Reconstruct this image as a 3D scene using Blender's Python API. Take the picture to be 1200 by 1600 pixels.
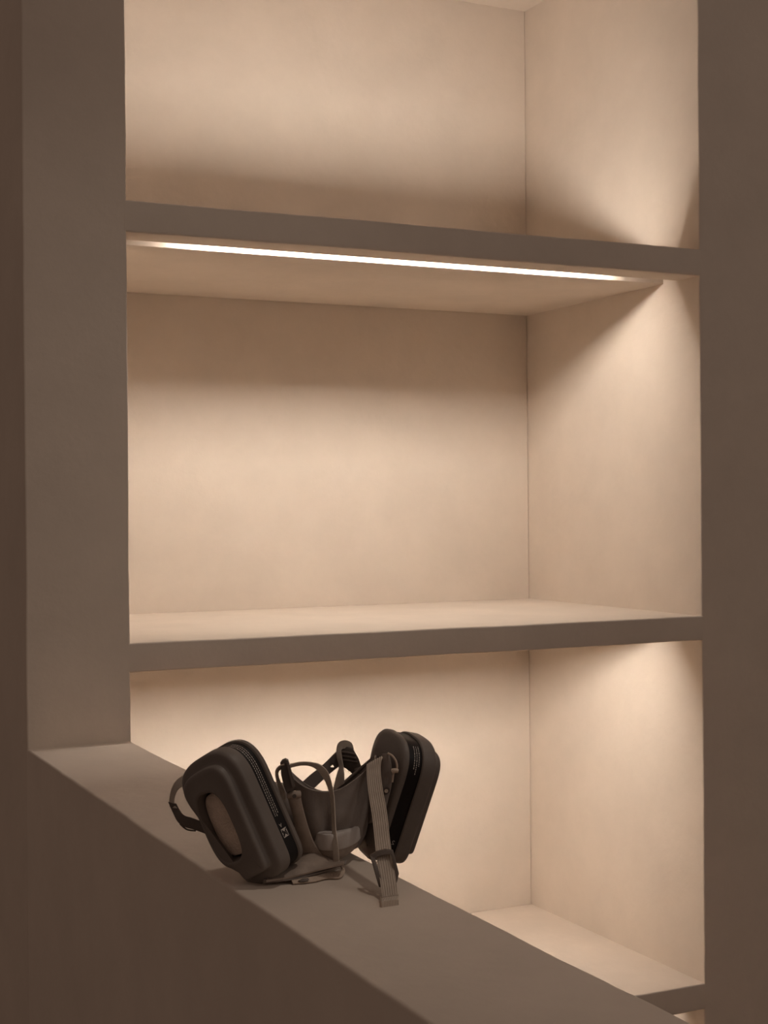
import bpy, bmesh, math, random
from mathutils import Vector, Matrix, noise
random.seed(4)
scn = bpy.context.scene
C = scn.collection
for o in list(bpy.data.objects): bpy.data.objects.remove(o)

# ---------------------------------------------------------------- camera, light, exposure
EYE = Vector((0.0, 0.0, 1.45))
F = 2286.5                                   # focal length in pixels of the 1200x1600 frame
YAW, PITCH, ROLL = math.radians(25.7095), math.radians(-0.1369), math.radians(0.4482)
FW = Vector((math.sin(YAW)*math.cos(PITCH), math.cos(YAW)*math.cos(PITCH), math.sin(PITCH)))
R0 = Vector((math.cos(YAW), -math.sin(YAW), 0)); U0 = R0.cross(FW)
RT = (math.cos(ROLL)*R0 - math.sin(ROLL)*U0).normalized(); UP = RT.cross(FW).normalized()
cam = bpy.data.objects.new('camera', bpy.data.cameras.new('camera')); C.objects.link(cam)
cam.data.sensor_fit = 'VERTICAL'; cam.data.sensor_height = 36.0
cam.data.lens = F/1600*36.0; cam.data.clip_start = 0.02
cam.matrix_world = Matrix(((RT.x, UP.x, -FW.x, EYE.x), (RT.y, UP.y, -FW.y, EYE.y), (RT.z, UP.z, -FW.z, EYE.z), (0, 0, 0, 1)))
scn.camera = cam
scn.view_settings.view_transform = 'Standard'; scn.view_settings.look = 'None'
scn.view_settings.gamma = 1.0; scn.view_settings.use_curve_mapping = False
scn.view_settings.exposure = 0.0
w = bpy.data.worlds.new('dim_room'); scn.world = w; w.use_nodes = True
w.node_tree.nodes['Background'].inputs[0].default_value = (1.0, 0.72, 0.58, 1)
w.node_tree.nodes['Background'].inputs[1].default_value = 0.128
la = bpy.data.lights.new('ceiling_downlight', 'SPOT'); la.shadow_soft_size = 0.06
la.spot_size = math.radians(58); la.spot_blend = 1.0
la.energy = 15.5; la.color = (1.0, 0.88, 0.76)
lo = bpy.data.objects.new('ceiling_downlight', la); C.objects.link(lo)
lo.location = (1.08, 0.72, 2.92)
lo.rotation_euler = (Vector((0.42, 1.40, 1.16)) - lo.location).to_track_quat('-Z', 'Y').to_euler()
lb_ = bpy.data.lights.new('fill_light', 'AREA'); lb_.shape = 'DISK'; lb_.size = 0.9  # unseen fill, added to lift the right wall front and the top niche
lb_.energy = 4.6; lb_.color = (1.0, 0.92, 0.84)
lo = bpy.data.objects.new('fill_light', lb_); C.objects.link(lo)
lo.location = (2.0, -1.0, 2.7)
lo.rotation_euler = (Vector((0.9, 1.8, 1.5)) - lo.location).to_track_quat('-Z', 'Y').to_euler()
STRIP = 168.0                                  # brightness of the light strips

# ---------------------------------------------------------------- materials
def mat(name, col, rough=0.6, bump=0.0, bscale=40, mottle=0.0, mscale=6, spec=0.4, emit=None, metal=0.0):
    m = bpy.data.materials.new(name); m.use_nodes = True
    nt = m.node_tree; b = nt.nodes['Principled BSDF']
    b.inputs['Base Color'].default_value = (*col, 1); b.inputs['Roughness'].default_value = rough
    b.inputs['Specular IOR Level'].default_value = spec; b.inputs['Metallic'].default_value = metal
    if emit:
        b.inputs['Emission Color'].default_value = (*emit[0], 1); b.inputs['Emission Strength'].default_value = emit[1]
    tc = nt.nodes.new('ShaderNodeTexCoord')
    if mottle:
        n = nt.nodes.new('ShaderNodeTexNoise'); n.inputs['Scale'].default_value = mscale; n.inputs['Detail'].default_value = 6
        n.inputs['Roughness'].default_value = 0.65
        r = nt.nodes.new('ShaderNodeValToRGB')
        r.color_ramp.elements[0].position = 0.32; r.color_ramp.elements[1].position = 0.70
        r.color_ramp.elements[0].color = (*[c*(1-mottle) for c in col], 1)
        r.color_ramp.elements[1].color = (*[min(1, c*(1+mottle*0.6)) for c in col], 1)
        nt.links.new(tc.outputs['Object'], n.inputs['Vector']); nt.links.new(n.outputs['Fac'], r.inputs['Fac'])
        nt.links.new(r.outputs['Color'], b.inputs['Base Color'])
    if bump:
        n2 = nt.nodes.new('ShaderNodeTexNoise'); n2.inputs['Scale'].default_value = bscale; n2.inputs['Detail'].default_value = 5
        bp = nt.nodes.new('ShaderNodeBump'); bp.inputs['Strength'].default_value = bump; bp.inputs['Distance'].default_value = 0.004
        nt.links.new(tc.outputs['Object'], n2.inputs['Vector']); nt.links.new(n2.outputs['Fac'], bp.inputs['Height'])
        nt.links.new(bp.outputs['Normal'], b.inputs['Normal'])
    return m
M = {}
M['plaster'] = mat('plaster', (0.70, 0.606, 0.517), 0.85, 0.14, 70, 0.06, 7, 0.2)
M['floor'] = mat('floor_screed', (0.30, 0.24, 0.19), 0.8, 0.2, 30, 0.1, 4)
M['strip_up'] = mat('light_strip_up', (0.9, 0.9, 0.9), 0.5, emit=((1.0, 0.905, 0.81), STRIP*0.84))
M['strip'] = mat('light_strip', (0.9, 0.9, 0.9), 0.5, emit=((1.0, 0.905, 0.81), STRIP))
M['shell'] = mat('grey_cartridge_shell', (0.185, 0.160, 0.142), 0.48, 0.06, 900, 0.08, 60, 0.35)
M['rubber'] = mat('grey_brown_rubber', (0.235, 0.200, 0.178), 0.5, 0.05, 500, 0.12, 60, 0.4)
M['rubber_light'] = mat('pale_brown_rubber', (0.37, 0.30, 0.25), 0.55, 0.05, 500, 0.18, 70, 0.3)
M['housing'] = mat('grey_plastic', (0.56, 0.515, 0.48), 0.5, 0.04, 400, 0.10, 60, 0.4)
M['pad'] = mat('beige_filter_felt', (0.80, 0.655, 0.545), 0.95, 0.5, 700, 0.18, 50, 0.1)
M['black'] = mat('black_label', (0.012, 0.010, 0.010), 0.5, spec=0.25)
M['print'] = mat('white_print', (0.52, 0.48, 0.44), 0.7)
M['dark'] = mat('dark_plastic', (0.085, 0.068, 0.057), 0.45, 0.05, 500)
M['harness'] = mat('dark_harness_plastic', (0.125, 0.10, 0.084), 0.5, 0.05, 500)
def strap_mat():
    m = mat('beige_elastic', (0.88, 0.76, 0.645), 0.95, 0, 0, 0.10, 90, 0.1)
    nt = m.node_tree; b = nt.nodes['Principled BSDF']
    uv = nt.nodes.new('ShaderNodeUVMap'); wv = nt.nodes.new('ShaderNodeTexWave')
    wv.bands_direction = 'Y'; wv.inputs['Scale'].default_value = 1.6; wv.inputs['Distortion'].default_value = 0.6; wv.inputs['Detail Scale'].default_value = 4
    bp = nt.nodes.new('ShaderNodeBump'); bp.inputs['Strength'].default_value = 0.7; bp.inputs['Distance'].default_value = 0.0012
    nt.links.new(uv.outputs['UV'], wv.inputs['Vector']); nt.links.new(wv.outputs['Fac'], bp.inputs['Height'])
    nt.links.new(bp.outputs['Normal'], b.inputs['Normal'])
    tr = nt.nodes.new('ShaderNodeBsdfTranslucent'); tr.inputs['Color'].default_value = (0.80, 0.68, 0.56, 1)   # thin woven cloth lets light through
    mx = nt.nodes.new('ShaderNodeMixShader'); mx.inputs['Fac'].default_value = 0.14
    nt.links.new(b.outputs['BSDF'], mx.inputs[1]); nt.links.new(tr.outputs['BSDF'], mx.inputs[2])
    nt.links.new(mx.outputs['Shader'], nt.nodes['Material Output'].inputs['Surface'])
    return m
M['strap'] = strap_mat()
M['tan'] = mat('tan_elastic', (0.58, 0.47, 0.38), 0.9, 0.3, 900, 0.2, 90, 0.1)

# ---------------------------------------------------------------- mesh helpers
def link(name, verts, faces, m, parent=None, smooth=True, uvs=None, angle=40):
    me = bpy.data.meshes.new(name); me.from_pydata([tuple(v) for v in verts], [], faces); me.update()
    bm = bmesh.new(); bm.from_mesh(me); bmesh.ops.recalc_face_normals(bm, faces=bm.faces[:]); bm.to_mesh(me); bm.free()
    if uvs:
        l = me.uv_layers.new(name='UVMap')
        for lp in me.loops: l.data[lp.index].uv = uvs[lp.vertex_index]
    o = bpy.data.objects.new(name, me); C.objects.link(o); me.materials.append(m)
    if smooth:
        me.shade_smooth(); me.set_sharp_from_angle(angle=math.radians(angle))
    if parent is not None:
        o.parent = parent; o.matrix_parent_inverse = parent_world(parent).inverted()
    return o
def parent_world(p):
    return Matrix.Translation(p.location)      # parts keep an identity world matrix, so only a root's own offset counts
def fillet(poly, r, k=3):
    """round convex/concave corners of a closed 2D polygon"""
    out = []
    n = len(poly)
    for i in range(n):
        p, a, b = Vector(poly[i]), Vector(poly[i-1]), Vector(poly[(i+1) % n])
        rr = min(r[i] if isinstance(r, (list, tuple)) else r, 0.45*(a-p).length, 0.45*(b-p).length)
        if rr <= 0: out.append(p); continue
        e1, e2 = (a-p).normalized(), (b-p).normalized()
        for j in range(k+1):
            s = j/k
            out.append((1-s)**2*(p+e1*rr) + 2*s*(1-s)*p + s*s*(p+e2*rr))
    return out
def wob(v, amp, f=9.0):
    return noise.noise_vector(Vector(v)*f)*amp + noise.noise_vector(Vector(v)*f*5)*amp*0.45
def extrude(name, poly, axis, a, b, m, seg=1, amp=0.0, parent=None, edge=None):
    """closed profile swept along 'x','y' or 'z'; hand-plastered waviness of amp metres on the vertices flagged in edge"""
    n = len(poly); vs = []; fs = []
    for k in range(seg+1):
        t = a + (b-a)*k/seg
        for i, (p, q) in enumerate(poly):
            v = Vector((t, p, q)) if axis == 'x' else Vector((p, t, q)) if axis == 'y' else Vector((p, q, t))
            if amp and 0 < k < seg: 
                d = wob(v, amp)
                if axis == 'x': d.x = 0
                if axis == 'y': d.y = 0
                if axis == 'z': d.z = 0
                if edge is None or edge(p, q): v = v + d
            vs.append(v)
    for k in range(seg):
        for i in range(n):
            j = (i+1) % n
            fs.append((k*n+i, k*n+j, (k+1)*n+j, (k+1)*n+i))
    fs.append(tuple(range(n))[::-1]); fs.append(tuple(seg*n+i for i in range(n)))
    return link(name, vs, fs, m, parent, True)
def struct(o): o['kind'] = 'structure'; return o
def tag(o, label, cat, group=None):
    o['label'] = label; o['category'] = cat
    if group: o['group'] = group
    return o

# ---------------------------------------------------------------- setting: plastered niche wall and low wall
D, YB = 1.80, 0.503
X0, X1, X2 = 0.3799, 0.5102, 1.4031
Z = lambda h: 1.45 + h
UT, UB, LT, LB, LED, BT, BB, TC = [Z(v) for v in (0.3914, 0.3511, -0.1672, -0.2046, -0.2907, -0.7277, -0.7677, 0.9086)]
TOP = 2.75
struct(extrude('floor', [(-2.6, -2.6), (3.6, -2.6), (3.6, 3.4), (-2.6, 3.4)], 'z', -0.1, 0.0, M['floor']))
struct(extrude('wall_left', fillet([(X0, D), (X1, D), (X1, D+YB), (X1, D+1.5), (X0, D+1.5)], [0.003, 0.0025, 0, 0, 0]), 'z', 0.0, TOP, M['plaster'], 130, 0.0007,
               edge=lambda p, q: q < D+0.01))
struct(extrude('wall_right', fillet([(X2, D), (3.3, D), (3.3, D+YB+0.12), (X2, D+YB+0.12)], [0.0025, 0, 0, 0]), 'z', 0.0, TOP, M['plaster'], 130, 0.0007,
               edge=lambda p, q: q < D+0.01 and p < X2+0.01))
struct(extrude('wall_back', [(X1, D+YB), (X2-0.0012, D+YB), (X2-0.0012, D+YB+0.12), (X1, D+YB+0.12)], 'z', 0.0, TOP, M['plaster']))
struct(extrude('ceiling', fillet([(D, TC), (D+YB, TC), (D+YB, TOP), (D, TOP)], [0.003, 0, 0, 0]), 'x', X1, X2, M['plaster'], 30, 0.0005, edge=lambda p, q: p < D+0.01))
struct(extrude('wall_front', fillet([(X0, 0.0), (X0, LED), (X1, LED), (X1, 0.0)], [0, 0.003, 0.003, 0]), 'y', -0.4, D, M['plaster'], 170, 0.0008, edge=lambda p, q: q > LED-0.01))

# ---------------------------------------------------------------- shelves with recessed light strips
GY, GW = 0.055, 0.036                         # groove: distance from the front, width
def groove_pts(z, s, gd, front_first):
    """groove opening on surface z; s = -1 underside, +1 top; a slanted seat for the light strip at its front"""
    g0, g1 = D+GY, D+GY+GW
    p = [(g0, z), (g0, z - s*(gd-0.0082)), (g0+0.0038, z - s*(gd-0.0077)), (g0+0.0094, z - s*gd), (g1, z - s*gd), (g1, z)]
    r = [0.001, 0, 0, 0, 0, 0.001]
    return (p, r) if front_first else (p[::-1], r)
def shelf(zt, zb, up, down, label):
    poly = [(D, zb)]; rad = [0.0025]
    if down: p, r = groove_pts(zb, -1, down, True); poly += p; rad += r
    poly += [(D+YB-0.0012, zb), (D+YB-0.0012, zt)]; rad += [0, 0]
    if up: p, r = groove_pts(zt, 1, up, False); poly += p; rad += r
    poly += [(D, zt)]; rad += [0.0025]
    o = extrude('niche_shelf', fillet(poly, rad), 'x', X1-0.003, X2+0.003, M['plaster'], 90, 0.0006, edge=lambda p, q: p < D+0.02)
    tag(o, label, 'shelf', None)
    for gd, z, s in ((down, zb, -1), (up, zt, 1)):
        if not gd: continue
        (y0, z0), (y1, z1) = groove_pts(z, s, gd, True)[0][2:4]
        sec = [(y0+0.0003, z0), (y1, z1), (y1+0.0003, z1 + s*0.0003), (y0+0.0006, z0 + s*0.0003)]
        l = extrude('light_strip', sec, 'x', X1+0.112, X2-0.128, M['strip'] if s < 0 else M['strip_up'], 1, 0, o)
        l['label'] = 'thin glowing warm white light strip'
    return o
shelf(UT, UB, 0.0204, 0.0186, 'plaster shelf with glowing light strip recessed in its underside')
shelf(LT, LB, 0, 0.0144, 'plaster shelf at mid height with bare lit top, above the dark respirator')
shelf(BT, BB, 0, 0.0150, 'lowest plaster shelf, mostly hidden behind the low wall')
# ---------------------------------------------------------------- the respirator on the low wall
T0 = 1.140                                    # distance from the eye of the mask's nearest foot
def Q(px, py, d=0.0):
    """point seen at (px, py), d millimetres further away than T0"""
    t = T0 + d*0.001
    return EYE + t*(FW + (px-600)/F*RT + (800-py)/F*UP)
def QL(px, py, h=0.0):
    """point on the low wall's top (h mm above it) seen at (px, py)"""
    r = FW + (px-600)/F*RT + (800-py)/F*UP
    return EYE + r*((LED + h*0.001 - EYE.z)/r.z)
def CV(r, u, d): return r*RT + u*UP + d*FW    # direction in right / up / away terms
respirator = bpy.data.objects.new('respirator_mask', None); C.objects.link(respirator)
respirator.location = QL(480, 1370); respirator.empty_display_size = 0.05
tag(respirator, 'grey half face respirator with two cartridges lying on the low wall ledge', 'respirator')

def cr(pts, n):
    """Catmull-Rom through vectors, n samples per span"""
    out = []; N = len(pts)
    for i in range(N-1):
        p0, p1, p2, p3 = pts[max(i-1, 0)], pts[i], pts[i+1], pts[min(i+2, N-1)]
        for k in range(n):
            t = k/n
            out.append(0.5*((2*p1) + (p2-p0)*t + (2*p0-5*p1+4*p2-p3)*t*t + (3*p1-p0-3*p2+p3)*t**3))
    out.append(pts[-1].copy()); return out
def ribbon(name, ea, eb, thick, m, parent=respirator, n=8, across=6, bulge=0.0, ribs=0):
    """strap between two edge curves (lists of world points); thick in mm, bulge in mm across the width"""
    A, B = cr(ea, n), cr(eb, n); N = len(A); vs = []; fs = []; uv = []
    ln = 0.0; P = across+1
    for side in (0, 1):
        ln = 0.0
        for i in range(N):
            if i: ln += ((A[i]+B[i])/2 - (A[i-1]+B[i-1])/2).length
            t = ((A[min(i+1, N-1)]+B[min(i+1, N-1)]) - (A[max(i-1, 0)]+B[max(i-1, 0)]))
            nn = t.cross(B[i]-A[i]).normalized()
            for j in range(P):
                s = j/across
                off = (0.5 - side)*thick*0.001*(1.0 if 0 < j < across else 0.72) + bulge*0.001*(1-(2*s-1)**2) + (0.00028*math.cos(2*math.pi*ribs*s) if ribs and side == 0 else 0)
                vs.append(A[i].lerp(B[i], s) + nn*off); uv.append((ln*100, s*4))
    o2 = N*P
    for i in range(N-1):
        for j in range(across):
            a, b, c, d = i*P+j, i*P+j+1, (i+1)*P+j+1, (i+1)*P+j
            fs.append((a, b, c, d)); fs.append((o2+a, o2+d, o2+c, o2+b))
        a, d = i*P, (i+1)*P; fs.append((a, d, o2+d, o2+a))
        a, d = i*P+across, (i+1)*P+across; fs.append((a, o2+a, o2+d, d))
    for i in (0, N-1):
        for j in range(across):
            a, b = i*P+j, i*P+j+1; fs.append((a, o2+a, o2+b, b))
    return link(name, vs, fs, m, parent, True, uv)
def tube(name, pts, rad, m, parent=respirator, n=6, k=10, flat=1.0):
    P = cr(pts, n); vs = []; fs = []; N = len(P); up = None
    for i in range(N):
        t = (P[min(i+1, N-1)] - P[max(i-1, 0)]).normalized()
        if up is None: up = t.orthogonal().normalized()
        up = (up - t*up.dot(t)).normalized(); sd = t.cross(up)
        r = (rad[0] + (rad[-1]-rad[0])*i/(N-1)) if isinstance(rad, (list, tuple)) else rad
        for j in range(k):
            a = 2*math.pi*j/k
            vs.append(P[i] + (up*math.cos(a) + sd*math.sin(a)*flat)*r*0.001)
    for i in range(N-1):
        for j in range(k): fs.append((i*k+j, i*k+(j+1) % k, (i+1)*k+(j+1) % k, (i+1)*k+j))
    fs.append(tuple(range(k))[::-1]); fs.append(tuple((N-1)*k+j for j in range(k)))
    return link(name, vs, fs, m, parent)
def loft(name, rings, m, parent=respirator, cap0=True, cap1=True, solid=0.0, angle=40):
    k = len(rings[0]); vs = [v for r in rings for v in r]; fs = []
    for i in range(len(rings)-1):
        for j in range(k): fs.append((i*k+j, i*k+(j+1) % k, (i+1)*k+(j+1) % k, (i+1)*k+j))
    if cap0: fs.append(tuple(range(k))[::-1])
    if cap1: fs.append(tuple((len(rings)-1)*k+j for j in range(k)))
    o = link(name, vs, fs, m, parent, True, None, angle)
    if solid:
        s = o.modifiers.new('wall', 'SOLIDIFY'); s.thickness = solid*0.001; s.offset = -1
    return o
def slab(name, poly, thick, m, parent=respirator, rnd=0.8, direction=None):
    """a flat plate from a polygon of world points, edges rounded"""
    cen = sum(poly, Vector())/len(poly)
    nn = (poly[1]-poly[0]).cross(poly[2]-poly[1]).normalized()
    if nn.dot(FW) > 0: nn = -nn
    h = thick*0.0005; r = rnd*0.001
    def ring(inset, z): return [p + (cen-p).normalized()*inset + nn*z for p in poly]
    return loft(name, [ring(r, h), ring(r*0.3, h-r*0.3), ring(0, h-r), ring(0, -h+r), ring(r*0.3, -h+r*0.3), ring(r, -h)], m, parent)
def frame_bars(name, outer, inner, thick, m, parent=respirator):
    """ring shaped plate between two polygons with equal counts (buckles)"""
    nn = (outer[1]-outer[0]).cross(outer[2]-outer[1]).normalized(); h = thick*0.0005
    rings = [[p+nn*h for p in outer], [p-nn*h for p in outer], [p-nn*h for p in inner], [p+nn*h for p in inner]]
    k = len(outer); vs = [v for r in rings for v in r]; fs = []
    for i in range(4):
        for j in range(k): fs.append((i*k+j, i*k+(j+1) % k, ((i+1) % 4)*k+(j+1) % k, ((i+1) % 4)*k+j))
    o = link(name, vs, fs, m, parent)
    b = o.modifiers.new('round', 'BEVEL'); b.width = 0.0006; b.segments = 2
    return o

# --- cartridges: a rounded wedge in its own plane, built in layers along its outward axis
def outline(wt, wb, L, rt, rb, n=96):
    """closed outline, top (wide) at +L/2; returns points and outward normals, evenly spaced, starting at angle order"""
    poly = [(-wt/2, L/2), (-wb/2, -L/2), (wb/2, -L/2), (wt/2, L/2)]
    f = fillet(poly, [rt, rb, rb, rt], 14)
    pts = []
    m = len(f); seg = [(f[(i+1) % m]-f[i]).length for i in range(m)]; tot = sum(seg)
    # even resampling
    i = 0; acc = 0.0
    for q in range(n):
        s = tot*q/n
        while acc + seg[i] < s: acc += seg[i]; i += 1
        pts.append(f[i].lerp(f[(i+1) % m], (s-acc)/max(seg[i], 1e-9)))
    nr = []
    for q in range(n):
        t = (pts[(q+1) % n] - pts[q-1]).normalized(); nr.append(Vector((-t.y, t.x)))
        if nr[-1].dot(pts[q]) < 0: nr[-1] = -nr[-1]
    return pts, nr
def cartridge(label, origin, nrm, axis, win_c, win_wl, win_rot, mirror=1):
    """origin = middle of the flange plane; nrm = outward; axis = wide end direction; mm units inside"""
    nz = nrm.normalized(); ay = (axis - nz*axis.dot(nz)).normalized(); bx = ay.cross(nz).normalized()
    W = lambda x, y, z: origin + (bx*x + ay*y + nz*z)*0.001
    pts, nr = outline(78, 42, 109, 38, 13)
    def ring(inset, z): return [W(p.x - q.x*inset, p.y - q.y*inset, z) for p, q in zip(pts, nr)]
    # outer cover: side wall, rounded step, raised front plate with an oval opening
    a0 = math.atan2(pts[0].y, pts[0].x)
    def oval(sc, z):
        out = []
        c, s = math.cos(win_rot), math.sin(win_rot)
        for p in pts:
            a = math.atan2(p.y-win_c[1], p.x-win_c[0]) - win_rot
            ww, ll = win_wl[0]*sc, win_wl[1]*sc
            e = 3.0                                        # superellipse
            ca, sa = math.cos(a), math.sin(a)
            rr = (abs(ca/ww)**e + abs(sa/ll)**e)**(-1/e)
            x, y = rr*ca, rr*sa
            out.append(W(win_c[0] + x*c - y*s, win_c[1] + x*s + y*c, z))
        return out
    H = 14.0
    rings = [ring(4.5, 0.6), ring(1.2, 0.0), ring(0.2, 0.8), ring(0, 2.0), ring(0.2, H-3.6), ring(0.8, H-1.6), ring(2.0, H-0.5), ring(4.0, H), ring(7.2, H+0.3),
             ring(8.2, H+0.8), ring(8.7, H+1.9), ring(9.0, H+6.0), ring(9.6, H+7.4), ring(10.8, H+8.2), ring(13.0, H+8.5),
             oval(1.16, H+8.7), oval(1.11, H+9.3), oval(1.05, H+9.4), oval(1.01, H+8.8), oval(1.0, H+7.4), oval(0.98, H-2.0)]
    root = loft('filter_cartridge', rings, M['shell'], respirator, True, False)
    root['label'] = label
    loft('filter_pad', [oval(0.94, H-3.0), oval(0.91, H+1.2), oval(0.84, H+2.0), oval(0.5, H+2.6)], M['pad'], root)
    # black label band and grey back shell
    loft('label_band', [ring(4.0, 1.2), ring(2.2, 0.6), ring(1.8, -1.0), ring(1.8, -12.0), ring(4.0, -12.8)], M['black'], root)
    loft('back_shell', [ring(4.0, -11.6), ring(1.2, -12.0), ring(0.3, -13.0), ring(0.3, -16.2), ring(1.8, -18.0), ring(5.0, -19.4), ring(11, -21.5), ring(17, -23.2), ring(20, -23.5)], M['shell'], root)
    return root, W, pts, nr
def print_rows(W, path, inset, z0, z1, rows, root, seed, cut=0.06):
    """rows of tiny broken white print following the label band; path = list of (point, normal) down the band"""
    rnd = random.Random(seed); vs = []; fs = []
    P = [p - q*inset for p, q in path]; cum = [0.0]
    for i in range(1, len(P)): cum.append(cum[-1] + (P[i]-P[i-1]).length)
    def at(s):
        i = max(j for j in range(len(cum)-1) if cum[j] <= s + 1e-9)
        return P[i].lerp(P[i+1], (s-cum[i])/(cum[i+1]-cum[i]))
    for r in range(rows):
        z = z0 + (z1-z0)*(r+0.5)/rows; hh = abs(z1-z0)/rows*0.17
        s = rnd.random()*0.5; e = cum[-1]*(1 - rnd.random()*cut)
        while s < e - 0.5:
            wd = min(rnd.uniform(0.5, 1.9), e-s)
            p, q = at(s), at(s+wd); k = len(vs)
            vs += [W(p.x, p.y, z-hh), W(q.x, q.y, z-hh), W(q.x, q.y, z+hh), W(p.x, p.y, z+hh)]; fs.append((k, k+1, k+2, k+3))
            s += wd + 0.62
    o = link('label_print', vs, fs, M['print'], root, False); o['kind'] = 'stuff'
    return o
def glyph(name, strokes, P, root, width=0.35, m='print'):
    """small mark drawn from strokes in its own 2D frame; P maps (x, y) mm to the surface"""
    vs = []; fs = []
    for st in strokes:
        for (x0, y0), (x1, y1) in zip(st, st[1:]):
            d = Vector((x1-x0, y1-y0)); d.normalize(); n_ = Vector((-d.y, d.x))*width/2; k = len(vs)
            d *= width*0.3
            vs += [P(x0-d.x+n_.x, y0-d.y+n_.y), P(x1+d.x+n_.x, y1+d.y+n_.y), P(x1+d.x-n_.x, y1+d.y-n_.y), P(x0-d.x-n_.x, y0-d.y-n_.y)]
            fs.append((k, k+1, k+2, k+3))
    return link(name, vs, fs, M[m], root, False)

# left cartridge: its windowed front faces the eye; the right one turns away
LN, LA = CV(-0.53, -0.22, -0.82), CV(-0.516, 0.854, 0.113)
lc, LW, LP, LNR = cartridge('left cartridge turned towards the viewer, oval window showing beige filter', Q(379, 1271, 8), LN, LA, (-6.5, 0.0), (14.8, 28.3), -0.16)
RN, RA = CV(0.90, -0.20, 0.40), CV(0.235, 0.96, -0.04)
rc, RW, RP, RNR = cartridge('right cartridge seen edge on with its black label band', Q(620, 1244, 107), RN, RA, (6.5, 0.0), (14.8, 28.3), 0.16)
# printed rows along the flat edge of each label band (edge facing the eye)
def side(pts, nr, sign, y0, y1):
    l = [(p, q) for p, q in zip(pts, nr) if p.x*sign > 0 and y1 <= p.y <= y0]
    return sorted(l, key=lambda e: -e[0].y)
print_rows(LW, side(LP, LNR, 1, 52.5, -20.0), 1.6, -2.2, -8.6, 3, lc, 3)
LSP = side(LP, LNR, 1, 10, -35.0)
tA, tB = LSP[0][0], LSP[-1][0]; tt = (tB-tA).normalized(); tn = Vector((-tt.y, tt.x)); tn = tn if tn.dot(tA+tB) > 0 else -tn
tA = tA - tn*1.8 - tt*17
def LS(s, z): 
    p = tA + tt*s + tn*0.15; return LW(p.x, p.y, z)
glyph('letter_mark', [[(49.3, -5.8), (52.0, -4.6), (49.3, -3.4)], [(50.2, -5.4), (50.2, -3.8)]], lambda x, y: LS(x, y), lc, 0.45)
gq = [LS(53.6, -2.6), LS(60.6, -2.6), LS(60.6, -9.0), LS(53.6, -9.0)]
sq = link('symbol_plate', gq, [(0, 1, 2, 3)], M['print'], lc, False)
def LS2(x, y):
    p = tA + tt*x + tn*0.26; return LW(p.x, p.y, y)
glyph('symbol_mark', [[(54.6, -3.4), (57.2, -5.8), (59.8, -8.2)], [(59.6, -3.4), (57.2, -5.8), (54.6, -8.4)], [(55.8, -3.2), (57.4, -4.4), (58.9, -3.2)], [(56.0, -7.4), (58.4, -8.0)]], LS2, lc, 0.9, 'black')
print_rows(RW, side(RP, RNR, -1, 51.0, 27.0), 1.6, -1.8, -8.0, 3, rc, 8, 0.3)
RSP = side(RP, RNR, -1, 10, -36.0); E1, E2 = RSP[0][0], RSP[-1][0]
rt = (E2-E1).normalized(); rn = Vector((-rt.y, rt.x)); rn = rn if rn.dot(E1+E2) > 0 else -rn
def RS(x, y):
    p = E1 - rn*1.6 + rt*(x-9); return RW(p.x, p.y, y)
glyph('number_mark', [[(51.0, -3.4), (50.2, -4.4), (51.0, -5.4), (52.4, -4.6), (53.6, -3.4), (53.6, -5.4)]], RS, rc, 0.45)

# --- facepiece: a soft rubber cup, its opening up and away from the eye
def hring(y0, cx, rx, cd, sl, rd, n=64, lift=None):
    out = []
    for i in range(n):
        a = 2*math.pi*i/n; c, s = math.cos(a), math.sin(a)
        d = cd + sl*c - rd*s; x = cx + rx*c
        y = y0(c, s) if callable(y0) else y0 - (y0-795)/1215*(d-75)
        out.append(Q(x, y, d))
    return out
def rim_y(off):
    def f(c, s):
        front = 1237 - (36*(-c)**3 if c < 0 else 50*c**1.5)
        back = 1238.5 - (40*c*c if c < 0 else 60*c**0.95)
        k = 0.5 + 0.5*math.tanh(s*6)
        return front*k + back*(1-k) + off
    return f
def groove(ring, y0, depth):                    # soft crease down the middle of the front wall
    n = len(ring)
    for i in range(n):
        a = 2*math.pi*i/n
        g = math.exp(-((a-math.pi*0.545)/0.12)**2)
        ring[i] = ring[i] + FW*(g*depth*0.001)
    return ring
fp = [hring(rim_y(1.5), 518, 67, 75, 19, 34), hring(rim_y(-1.0), 518, 69.5, 75, 20, 37), hring(rim_y(0.5), 518, 71, 75, 20, 38.5), hring(rim_y(4), 518, 70.5, 75, 20, 38),
      groove(hring(lambda c, s: rim_y(14)(c, s)*0.8 + 0.2*(1262-0.36*(16*c-40*s)), 517, 67, 75, 19, 38), 0, 2),
      groove(hring(1256, 518, 65, 76, 18, 41), 0, 7), groove(hring(1274, 519, 61, 76, 17, 41), 0, 8), groove(hring(1292, 520, 56, 76, 16, 37), 0, 6), hring(1308, 524, 48, 75, 14, 32), hring(1322, 526, 38, 74, 11, 27)]
face = loft('facepiece', fp, M['rubber'], respirator, False, True, 2.2, 60)
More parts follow.
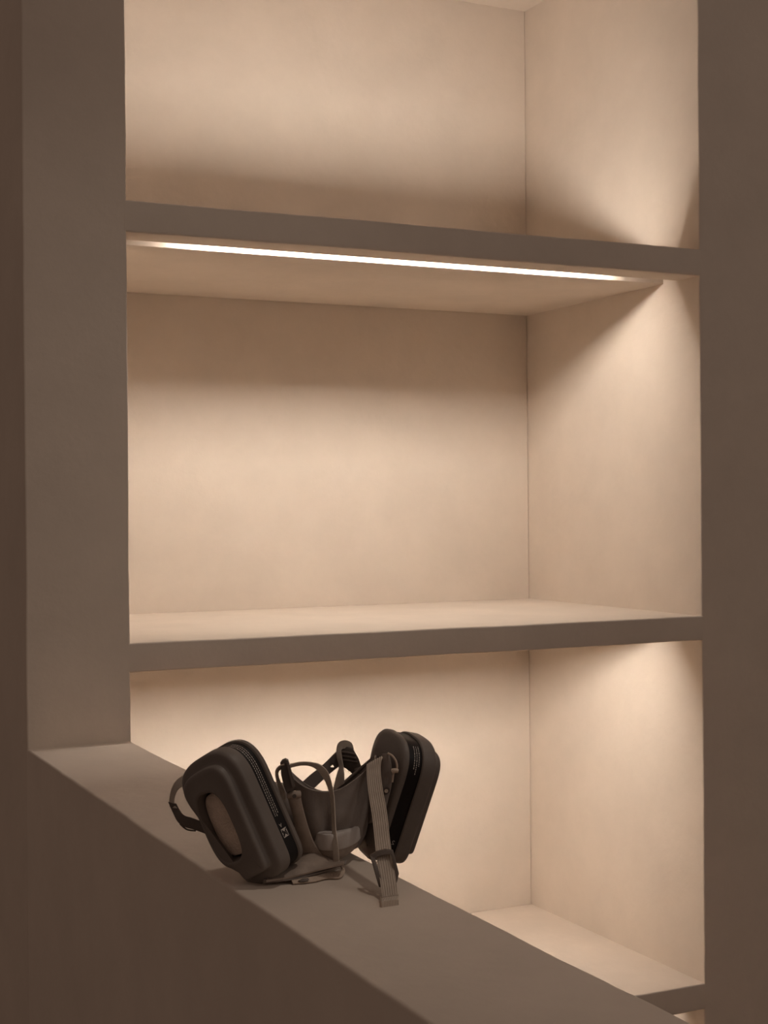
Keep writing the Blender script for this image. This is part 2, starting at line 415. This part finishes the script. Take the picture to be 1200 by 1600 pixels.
# chin housing and valve cover
vh = [hring(1283.5, 528, 34, 75, 15, 40), hring(1283, 528, 38, 75, 16, 44), hring(1285, 528, 40.5, 75, 17, 46), hring(1289, 528, 41, 75, 17, 46.5), hring(1306, 527.5, 41, 75, 17, 46), hring(1309, 527.5, 40, 75, 17, 45), hring(1310, 527.5, 37, 75, 16, 42)]
h = loft('valve_housing', vh, M['housing'], respirator, True, True, 0, 50); h['label'] = 'smooth pale grey valve housing'
vc = [hring(1308.5, 527, 39, 75, 16, 44), hring(1316, 526, 38.5, 75, 16, 43.5), hring(1325, 523, 34, 75, 14, 39), hring(1332, 520, 26, 75, 11, 32), hring(1336, 519, 15, 75, 6, 20), hring(1337, 518, 6, 75, 3, 8)]
loft('valve_cover', vc, M['rubber_light'], respirator, False, True, 0, 60)
# ports between the cup and the cartridges
tube('inlet_port', [Q(408, 1258, 26), Q(430, 1257, 40), Q(462, 1260, 58)], [19, 17], M['rubber'], respirator, 4, 28)
tube('inlet_port', [Q(603, 1246, 100), Q(592, 1250, 96), Q(566, 1258, 88)], [19, 16], M['rubber'], respirator, 4, 28)

# --- left side bracket, clip, thin strap
ribbon('side_bracket', [Q(448, 1242, 17), Q(453, 1257, 18), Q(460, 1286, 22), Q(462, 1312, 30), Q(456, 1332, 36), Q(446, 1350, 42)],
       [Q(469, 1240, 16), Q(473, 1262, 17), Q(482, 1294, 23), Q(491, 1318, 28), Q(503, 1334, 31), Q(518, 1348, 34)], 3.0, M['rubber_light'], bulge=1.4)
tube('bracket_boss', [Q(450, 1243, 15), Q(459, 1241, 13.5), Q(469, 1241, 15)], [3.2, 3.4], M['rubber_light'], respirator, 5, 14, 0.75)
tube('rivet', [Q(460, 1244, 11.5), Q(460, 1244, 9.2)], 1.6, M['dark'], respirator, 1, 12)
clip = slab('strap_clip', [Q(438, 1191, 13), Q(441, 1187, 13), Q(446, 1185, 13), Q(450, 1187, 13), Q(453, 1196, 13), Q(461, 1229, 13), Q(458, 1234, 13), Q(448, 1238, 13), Q(444, 1228, 13), Q(440, 1212, 13)], 7.0, M['dark'], rnd=1.2)
ribbon('clip_ridge', [Q(447, 1192, 8.6), Q(451, 1210, 8.6), Q(456, 1230, 8.6)], [Q(450, 1191, 8.8), Q(454, 1210, 8.8), Q(459, 1229, 8.8)], 1.8, M['harness'], clip, 4, 3)
ribbon('adjustment_strap', [Q(444, 1194, 8), Q(436, 1197, 10), Q(431, 1204, 12), Q(431, 1214, 13), Q(434, 1228, 14), Q(438, 1241, 15), Q(438, 1250, 15)],
       [Q(446, 1198, 16), Q(439, 1201, 17), Q(435, 1206, 17), Q(435, 1214, 16), Q(441, 1228, 14), Q(446, 1240, 14), Q(446, 1250, 14)], 1.1, M['strap'])
ribbon('thin_strap', [Q(452, 1194.5, 10), Q(466, 1191, 14), Q(481, 1190.5, 17), Q(498, 1194, 20), Q(511, 1204, 24), Q(518, 1222, 27), Q(522, 1244, 28), Q(523.5, 1270, 28), Q(525, 1297, 27), Q(529, 1327, 23), Q(530, 1349, 21)],
       [Q(453, 1199.5, 14), Q(467, 1196, 18), Q(481, 1196, 20), Q(493, 1201, 22), Q(502, 1211, 26), Q(510.5, 1226, 29), Q(516, 1246, 30), Q(518, 1270, 30), Q(519, 1297, 29), Q(520.5, 1329, 24), Q(521, 1350, 23)], 1.1, M['strap'])

# --- harness band behind, its ladder buckle and the webbing looped over it
hb = ribbon('harness_band', [Q(462, 1232, 106), Q(482, 1213, 112), Q(502, 1197, 118), Q(520, 1180, 124), Q(534, 1166, 128)],
            [Q(482, 1240, 106), Q(497, 1226, 112), Q(514, 1210, 118), Q(530, 1197, 124), Q(546, 1182, 128)], 1.6, M['harness'], n=12, across=9)
def punch(o, pts, r):
    bm = bmesh.new(); bm.from_mesh(o.data)
    kill = [f for f in bm.faces if any((f.calc_center_median()-p).length < r for p in pts)]
    bmesh.ops.delete(bm, geom=kill, context='FACES'); bm.to_mesh(o.data); bm.free()
punch(hb, [Q(519, 1197.5, 121.6)], 0.0016)
lb = slab('ladder_buckle', [Q(531, 1171, 122), Q(541, 1166, 122), Q(551, 1169, 122), Q(556, 1178, 122), Q(560, 1185, 121), Q(565, 1199, 119), Q(561, 1207, 118), Q(551, 1209, 118), Q(541, 1201, 120), Q(533, 1196, 122)], 3.2, M['dark'], rnd=0.9)
for y in (1176, 1182, 1188):
    tube('buckle_rung', [Q(534, y-1, 119.0), Q(543, y, 118.4), Q(555+(y-1176)*0.3, y+3, 118.6)], 1.1, M['harness'], lb, 3, 8)
ribbon('webbing_loop', [Q(520, 1236, 112), Q(524.5, 1217, 114), Q(529.5, 1199, 116), Q(526.5, 1184, 117), Q(525.5, 1170, 118), Q(530, 1160, 119), Q(540, 1156.5, 121), Q(549, 1161, 124), Q(552, 1170, 127)],
       [Q(538, 1224, 112), Q(537.5, 1209, 113), Q(536.5, 1197, 115), Q(534, 1182, 116), Q(533.5, 1172, 118), Q(538, 1169.5, 120.5), Q(543.5, 1169.5, 122), Q(548, 1172, 124), Q(550, 1177, 127)], 1.4, M['strap'])
tube('harness_arm', [Q(556, 1201, 119), Q(566, 1204, 116), Q(577, 1202, 112), Q(586, 1200, 104)], [3.4, 4.0], M['harness'], respirator, 5, 12, 0.5)

# --- broad striped elastic strap on the right, its buckle and hem
SL = [(577, 1197, 74), (573.5, 1196, 62), (573, 1211, 55), (576, 1240, 39), (582, 1279, 16), (585.5, 1314, -4), (588, 1340, -20), (591.5, 1365, -34), (595.5, 1391, -49), (597, 1407, -57)]
SR = [(599, 1189, 76), (597, 1183, 64), (594.5, 1201, 57), (597, 1228, 41), (604, 1267, 18), (608.5, 1305, -2), (612.5, 1334, -18), (616.5, 1360, -32), (620, 1384, -47), (621.5, 1401, -55)]
es = ribbon('elastic_strap', [Q(*p) for p in SL], [Q(*p) for p in SR], 1.8, M['strap'], n=10, across=42, ribs=7)
es['label'] = 'broad beige ribbed elastic strap hanging to the ledge'
ribbon('strap_hem', [Q(594.5, 1401, -57), Q(595, 1408, -59), QL(596, 1414.5, 1.4)], [Q(622, 1397, -55), Q(622.5, 1404, -57), QL(623, 1410.5, 1.4)], 5.0, M['strap'], es, 4, 10)
frame_bars('strap_buckle', [Q(577.5, 1336, -20), Q(588, 1330, -20), Q(601, 1326.5, -20), Q(614, 1328, -20), Q(618.5, 1345, -29), Q(623.5, 1365, -35), Q(620, 1379, -38), Q(606, 1386, -41), Q(592, 1386, -42), Q(586.5, 1367, -36), Q(581, 1347, -29)],
           [Q(586, 1341, -23), Q(591, 1338, -23), Q(602, 1335, -23), Q(611.5, 1334.5, -23), Q(614, 1347, -29), Q(617, 1363, -33), Q(614.5, 1372, -37), Q(606, 1376, -39), Q(597, 1377, -40), Q(593, 1364, -35), Q(588, 1348, -29)], 3.0, M['harness'])

# --- right side bracket with its cord and button
ribbon('side_bracket', [Q(597, 1178, 72), Q(592, 1200, 72), Q(590, 1225, 71), Q(588, 1250, 70), Q(584, 1285, 66)], [Q(608, 1177, 72), Q(612, 1200, 70), Q(612, 1225, 69), Q(606, 1252, 69), Q(597, 1287, 66)], 3.0, M['rubber'], bulge=1.2)
tube('cord', [Q(606, 1177, 69), Q(613, 1181, 67), Q(618.5, 1189, 66), Q(620.5, 1198, 66), Q(619, 1204, 66), Q(615, 1208, 66), Q(613, 1222, 66)], 0.9, M['tan'], respirator, 6, 8)
tube('cord_knot', [Q(613, 1205, 65), Q(617, 1204, 64.5), Q(622, 1204.5, 65)], [2.2, 1.6], M['tan'], respirator, 4, 10)
bt = tube('button', [Q(603.5, 1236, 67), Q(603.5, 1236, 63.5)], 3.4, M['dark'], respirator, 2, 18, 0.75)
tube('button_cap', [Q(603.5, 1236, 63.6), Q(603.5, 1236, 62.2)], 1.6, M['tan'], bt, 2, 12)

# --- webbing loop and dark end tab at the far left
wl = ribbon('webbing_loop', [Q(308, 1203, 52), Q(291, 1209, 50), Q(276, 1219, 48), Q(268, 1233, 46), Q(264.5, 1252, 44), Q(266, 1262, 43)],
            [Q(308, 1224, 46), Q(290, 1227, 46), Q(279, 1233, 45), Q(273.5, 1244, 44), Q(272.5, 1255, 43), Q(277, 1263, 42)], 1.4, M['strap'])
ribbon('end_tab', [Q(263, 1253, 43), Q(270, 1269, 43), Q(278, 1284, 42), Q(289, 1292, 41), Q(306, 1297, 40), Q(330, 1306, 38)],
       [Q(275.5, 1256, 43), Q(281, 1266, 43), Q(288, 1274, 42), Q(300, 1278, 41), Q(316, 1284, 40), Q(334, 1292, 38)], 2.2, M['harness'])
tube('tab_loop', [Q(281, 1287, 44), Q(292, 1296, 44), Q(306, 1298, 43)], 0.7, M['harness'], respirator, 6, 8)

# --- chin flap and the two straps folded beneath it on the ledge
ribbon('chin_flap', [Q(452, 1349, 40), Q(470, 1338, 36), Q(488, 1332, 33), Q(507, 1338, 32), Q(524, 1347, 34), Q(541, 1349, 38)],
       [QL(416, 1377, 4.5), QL(442, 1373, 5), QL(462, 1369, 6), QL(482, 1364, 7), QL(503, 1358, 9), QL(537, 1350, 12)], 2.0, M['rubber_light'], bulge=-1.5)
ribbon('folded_strap', [QL(412, 1375, 5), QL(445, 1369.5, 6), QL(478, 1362, 7), QL(510, 1352, 9), QL(543, 1344, 11)],
       [QL(411, 1380, 2), QL(450, 1376, 3), QL(480, 1370, 4), QL(506, 1362, 6), QL(540, 1350, 9)], 1.3, M['rubber'])
ribbon('folded_strap', [QL(455, 1375, 3), QL(488, 1370, 3.5), QL(510, 1364, 4), QL(528, 1362, 4), QL(534, 1358, 4.5), QL(532, 1353, 6)],
       [QL(458, 1381, 1), QL(489, 1378, 1), QL(511, 1373, 1), QL(531, 1372, 1), QL(538.5, 1363, 1.8), QL(537, 1355, 4)], 1.1, M['tan'])
slab('slide_buckle', [QL(466, 1376, 3), QL(472, 1373, 4), QL(481, 1372, 4), QL(483, 1374.5, 3), QL(477, 1378, 2), QL(468, 1379, 1.5)], 2.0, M['harness'], rnd=0.6)
